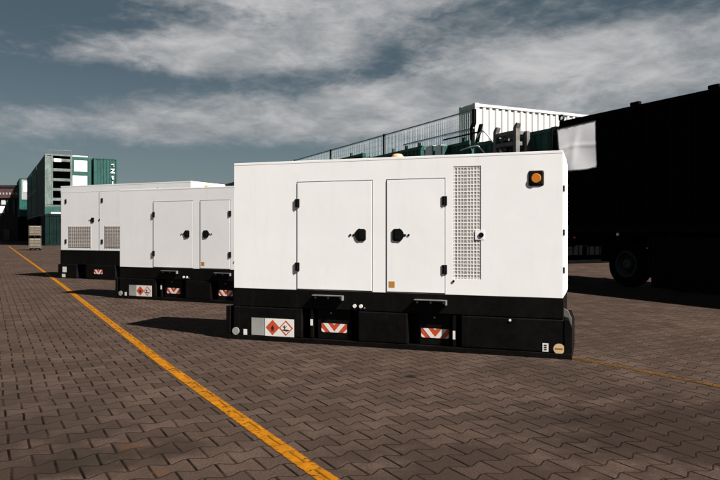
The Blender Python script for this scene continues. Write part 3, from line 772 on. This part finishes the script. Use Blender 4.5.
# unit with white panels
ub = thing('panelled_unit', 'green unit with two white panels in its front atop the far stack', 'container', lpos(tA+0.02, 0.1, 2.87), LRZ, LG)
wB = tB-tA-0.02; hB = zpx(155)-2.87
MB().box(0, wB, 0.02, 6.0, 0, hB, 0.02).build('casing', M['teal'], ub)
z1 = zpx(158.7)-2.87; z2 = zpx(170)-2.87; z3 = zpx(174.3)-2.87
MB().box(0.14, wB*0.78, -0.01, 0.018, z2, z1, 0.01).build('white_panel', M['sticker'], ub)
MB().box(0.03, wB*0.78, -0.01, 0.018, 0.3, z3, 0.01).build('white_panel', M['sticker'], ub)
MB().box(0.0, wB*0.8, -0.01, 0.3, hB+0.001, hB+0.1, 0.02).build('top_cap', M['sticker'], ub)
b = MB(); b.box(wB*0.82, wB, -0.012, 0.019, 0, hB-0.02, 0.01); b.build('corner_post', M['teal'], ub)
# teal container end with lettering
uc = lcont('teal container with white upright lettering on its end, far behind the louvred generator', tC0, tC1, 0.4, 6.0, 2.9, zpx(157, 62), 'teal')
lcont('dark green container below the teal one with white lettering', tC0+0.02, tC1-0.02, 0.5, 6.0, 0, 2.88, 'dgreen')
def lettering(txt, size, mat, parent, loc):
    cu = bpy.data.curves.new('lettering', 'FONT'); cu.body = txt; cu.size = size; cu.extrude = 0.01; cu.align_x = 'CENTER'; cu.align_y = 'CENTER'; cu.offset = 0.02
    tmp = bpy.data.objects.new('tmp', cu); C.objects.link(tmp)
    bpy.context.view_layer.update()
    me = bpy.data.meshes.new_from_object(tmp.evaluated_get(bpy.context.evaluated_depsgraph_get()))
    bpy.data.objects.remove(tmp)
    me.materials.clear(); me.materials.append(mat)
    o = bpy.data.objects.new('lettering', me); C.objects.link(o); o.parent = parent
    o.location = loc; o.rotation_euler = (R(90), 0, 0)
    return o
hC = zpx(157, 62)-2.9; wC = tC1-tC0
for ch, zz in (('e', 0.62), ('Z', 1.22), ('t', 1.82), ('I', 2.42)):
    lettering(ch, 0.56, M['sticker'], uc, (wC-0.42, -0.03, hC-zz))
# the stack goes on behind, two containers high, and a second stack stands further back and further left
def stack_depth(d, D, dx0, dx1, z0, z1, mat, label):
    return lcont(label, dx0, dx1, d, D, z0, z1, mat)
for d, lab in ((12.4, 'second'), (22.0, 'third')):
    stack_depth(d, 9.2, 0.0, 2.4, 2.9, 5.75, 'bottle', 'middle green container of the %s column in the far left stack' % lab)
    stack_depth(d, 9.2, 0.0, 2.4, 5.78, ztop, 'bottle', 'top green container of the %s column in the far left stack' % lab)
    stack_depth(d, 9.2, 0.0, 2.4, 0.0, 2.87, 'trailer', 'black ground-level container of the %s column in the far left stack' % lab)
YS = 90.0; kS = (19.5-CX)/F
S0 = Vector((kS*YS, YS)); offS = S0-A0; tS, dS = offS.dot(V), offS.dot(U)
ph = zpx(178, YS)
pale = lcont('green container with a pale panelled end, standing high in the farthest stack', tS, tS+2.4, dS, 10.0, 3.4, ph, 'bottle')
MB().box(0.25, 2.15, -0.03, 0.0, 2.3, ph-3.6).build('pale_panel', M['steel'], pale)
MB().box(0.5, 1.3, -0.05, -0.031, 3.4, ph-3.9).build('white_board', M['sticker'], pale)
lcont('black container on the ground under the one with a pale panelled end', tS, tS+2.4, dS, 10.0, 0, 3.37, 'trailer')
kT = (9.5-CX)/F; T0 = Vector((kT*96.0, 96.0)); oT = T0-A0
lcont('low dark green container standing before the far red-topped building', oT.dot(V), oT.dot(V)+2.4, oT.dot(U), 6.0, 0, 4.8, 'dgreen')
# two cream liquid tanks in cages, one on the other
Yv = 44.0; pv = ((28.8-CX)/F*Yv, Yv)
for k, lab in enumerate(('lower of two cream caged liquid tanks beside the dark container stack', 'upper of two cream caged liquid tanks beside the dark container stack')):
    z0 = 0.84*k
    tk = thing('caged_tank', lab, 'tank', (pv[0], pv[1], z0), R(24), 'cream caged tanks at the far stack')
    MB().box(0.02, 0.70, 0.02, 0.9, 0.14, 0.80, 0.06).build('tank', M['cream'], tk)
    b = MB()
    for x in (0.0, 0.34, 0.70): b.box(x, x+0.02, -0.005, 0.015, 0.12, 0.83); b.box(x, x+0.02, 0.905, 0.925, 0.12, 0.83)
    for z in (0.3, 0.5, 0.7): b.box(-0.004, 0.724, -0.01, -0.006, z, z+0.02); b.box(-0.008, -0.005, 0, 0.92, z, z+0.02)
    b.build('cage', M['dull'], tk)
    b = MB(); b.box(0, 0.72, 0, 0.92, 0.10, 0.118)
    for x in (0, 0.3, 0.6): b.box(x, x+0.12, 0, 0.92, 0.003, 0.099)
    b.build('pallet', M['dark'], tk)

# far building
Yb = 95.0; xb = lambda px: (px-CX)/F*Yb
fb = thing('far_building', 'low dark building with a dull red fascia at the far end of the yard', 'building', (xb(-60), Yb, 0))
Wd = xb(24)-xb(-60); zz = lambda py: HC-(py-HY)/F*Yb
MB().box(0, Wd, 0.3, 12, 0, zz(189)).build('wall', M['wall'], fb)
MB().box(-0.2, Wd+0.2, 0.0, 0.29, zz(198), zz(187.5)).build('fascia', M['brickred'], fb)
b = MB(); b.box(-0.3, Wd+0.3, -0.1, 12.2, zz(187.5), zz(187.5)+0.35); b.build('roof', M['wall'], fb)
b = MB()
for i in range(26): b.box(0.3+i*0.46, 0.5+i*0.46, -0.03, -0.002, zz(194.5), zz(192.5))
b.build('fascia_strip', M['greysticker'], fb)
for px0, px1, py0, py1, mt in ((-8, 3.5, 206, 213, 'sticker'), (6, 8, 199, 212, 'teal'), (12, 14, 199, 214, 'teal'), (0.5, 4.5, 199.5, 204.5, 'wire'), (-20, -10, 200, 212, 'glass')):
    MB().box(xb(px0)-xb(-60), xb(px1)-xb(-60), 0.2, 0.298, zz(py1), zz(py0)).build('window', M[mt], fb)
MB().box(xb(3)-xb(-60), xb(9)-xb(-60), 0.2, 0.297, 0.1, zz(229)).build('roller_door', M['brickred'], fb)

# ------------------------------------------------------------------ light
SUN = Vector((0.812*math.cos(R(44)), -0.5835*math.cos(R(44)), math.sin(R(44)))).normalized()
sl = bpy.data.lights.new('sun', 'SUN'); sl.energy = 5.0; sl.angle = R(0.5); sl.color = (1.0, 0.955, 0.90)
so = bpy.data.objects.new('sun', sl); C.objects.link(so); so.location = (20, -15, 30)
so.rotation_euler = SUN.to_track_quat('Z', 'Y').to_euler()

w = bpy.data.worlds.new('World'); sc.world = w; w.use_nodes = True
t = NT(w.node_tree); bg = w.node_tree.nodes['Background']; bg.inputs['Strength'].default_value = 0.10
sky = t.n('ShaderNodeTexSky'); sky.sky_type = 'NISHITA'; sky.sun_disc = False
sky.sun_elevation = R(44); sky.sun_rotation = math.atan2(SUN.x, SUN.y)
sky.air_density = 1.0; sky.dust_density = 0.4; sky.ozone_density = 1.5
tc = t.n('ShaderNodeTexCoord').outputs['Generated']
sp = t.n('ShaderNodeSeparateXYZ'); t.l(tc, sp.inputs[0])
az = t.m('ARCTAN2', sp.outputs[0], sp.outputs[1])
el = t.m('ARCSINE', sp.outputs[2])
vec = t.n('ShaderNodeCombineXYZ'); t.l(t.m('MULTIPLY', az, 1.0), vec.inputs[0]); t.l(t.m('MULTIPLY', el, 2.5), vec.inputs[1])
# slightly tilted streaks
mp = t.n('ShaderNodeMapping'); mp.inputs['Rotation'].default_value = (0, 0, R(-9)); t.l(vec.outputs[0], mp.inputs['Vector'])
n1 = t.noise(mp.outputs[0], 3.2, 8, 0.58, 0.5)
n2 = t.noise(mp.outputs[0], 11.0, 8, 0.62, 0.35)
n3 = t.noise(mp.outputs[0], 34.0, 5, 0.6, 0.6)
tot = t.m('ADD', t.m('MULTIPLY', t.m('SUBTRACT', n1, 0.5), 0.9), t.m('ADD', t.m('MULTIPLY', t.m('SUBTRACT', n2, 0.5), 0.9), t.m('MULTIPLY', t.m('SUBTRACT', n3, 0.5), 0.55)))
azw = t.m('ADD', az, t.m('MULTIPLY', t.m('SUBTRACT', n2, 0.5), 0.10))
elw = t.m('ADD', el, t.m('MULTIPLY', t.m('SUBTRACT', n1, 0.5), 0.05))
def blob(px, py, sx, sy, amp, tilt=0.0):
    a0 = math.atan((px-CX)/F); e0 = math.atan((HY-py)/F*math.cos(a0))
    da = t.m('SUBTRACT', azw, a0); de = t.m('SUBTRACT', t.m('SUBTRACT', elw, e0), t.m('MULTIPLY', da, tilt))
    q = t.m('ADD', t.m('POWER', t.m('ABSOLUTE', t.m('DIVIDE', da, sx/F)), 2.0), t.m('POWER', t.m('ABSOLUTE', t.m('DIVIDE', de, sy/F)), 2.0))
    return t.m('MULTIPLY', t.m('EXPONENT', t.m('MULTIPLY', q, -1.0)), amp)
for bb in [(170, 48, 170, 28, 0.75, 0.05), (300, 40, 130, 30, 0.5, 0.1), (470, 78, 90, 26, 0.7, 0.15), (560, 55, 90, 16, 0.35, 0.2), (650, 50, 120, 28, 0.5, 0.12), (600, 105, 90, 20, 0.2, 0), (230, 120, 260, 24, 0.75, 0.08), (580, 85, 190, 45, 0.45, 0),
           (420, 110, 120, 22, 0.35, 0), (250, 0, 200, 14, 0.45, 0), (400, 2, 80, 10, 0.35, 0), (60, 165, 200, 25, -0.35, 0), (200, 82, 170, 13, -0.40, 0.05), (20, 80, 80, 25, -0.2, 0),
           (230, 165, 90, 16, -0.2, 0), (10, 10, 150, 30, -0.6, 0), (390, 65, 40, 18, -0.25, 0), (640, 10, 120, 10, -0.1, 0)]:
    tot = t.m('ADD', tot, blob(*bb))
cov = t.ramp(tot, -0.06, 0.80)
# clear sky: physical sky, greyed towards slate by thin veil
hs = t.n('ShaderNodeHueSaturation'); hs.inputs['Saturation'].default_value = 0.8; hs.inputs['Value'].default_value = 0.20; t.l(sky.outputs[0], hs.inputs['Color'])
veil = t.mix(0.68, hs.outputs[0], t.mix(t.ramp(el, 0.02, 0.30), (0.44, 0.63, 0.69, 1), (0.16, 0.28, 0.32, 1)))
dark = t.ramp(t.m('ADD', t.m('MULTIPLY', t.noise(mp.outputs[0], 6.5, 7, 0.62, 0.4), 0.7), t.m('MULTIPLY', t.noise(mp.outputs[0], 20.0, 6, 0.6, 0.5), 0.3)), 0.28, 0.68)
cc = t.mix(dark, (2.0, 1.98, 2.0, 1), (0.85, 0.93, 1.0, 1))
colr = t.mix(cov, veil, cc)
t.l(colr, bg.inputs['Color'])

sc.view_settings.view_transform = 'Standard'; sc.view_settings.look = 'None'; sc.view_settings.gamma = 1.0
sc.view_settings.use_curve_mapping = False; sc.view_settings.exposure = 1.5
sc.render.resolution_x = 1024; sc.render.resolution_y = 683
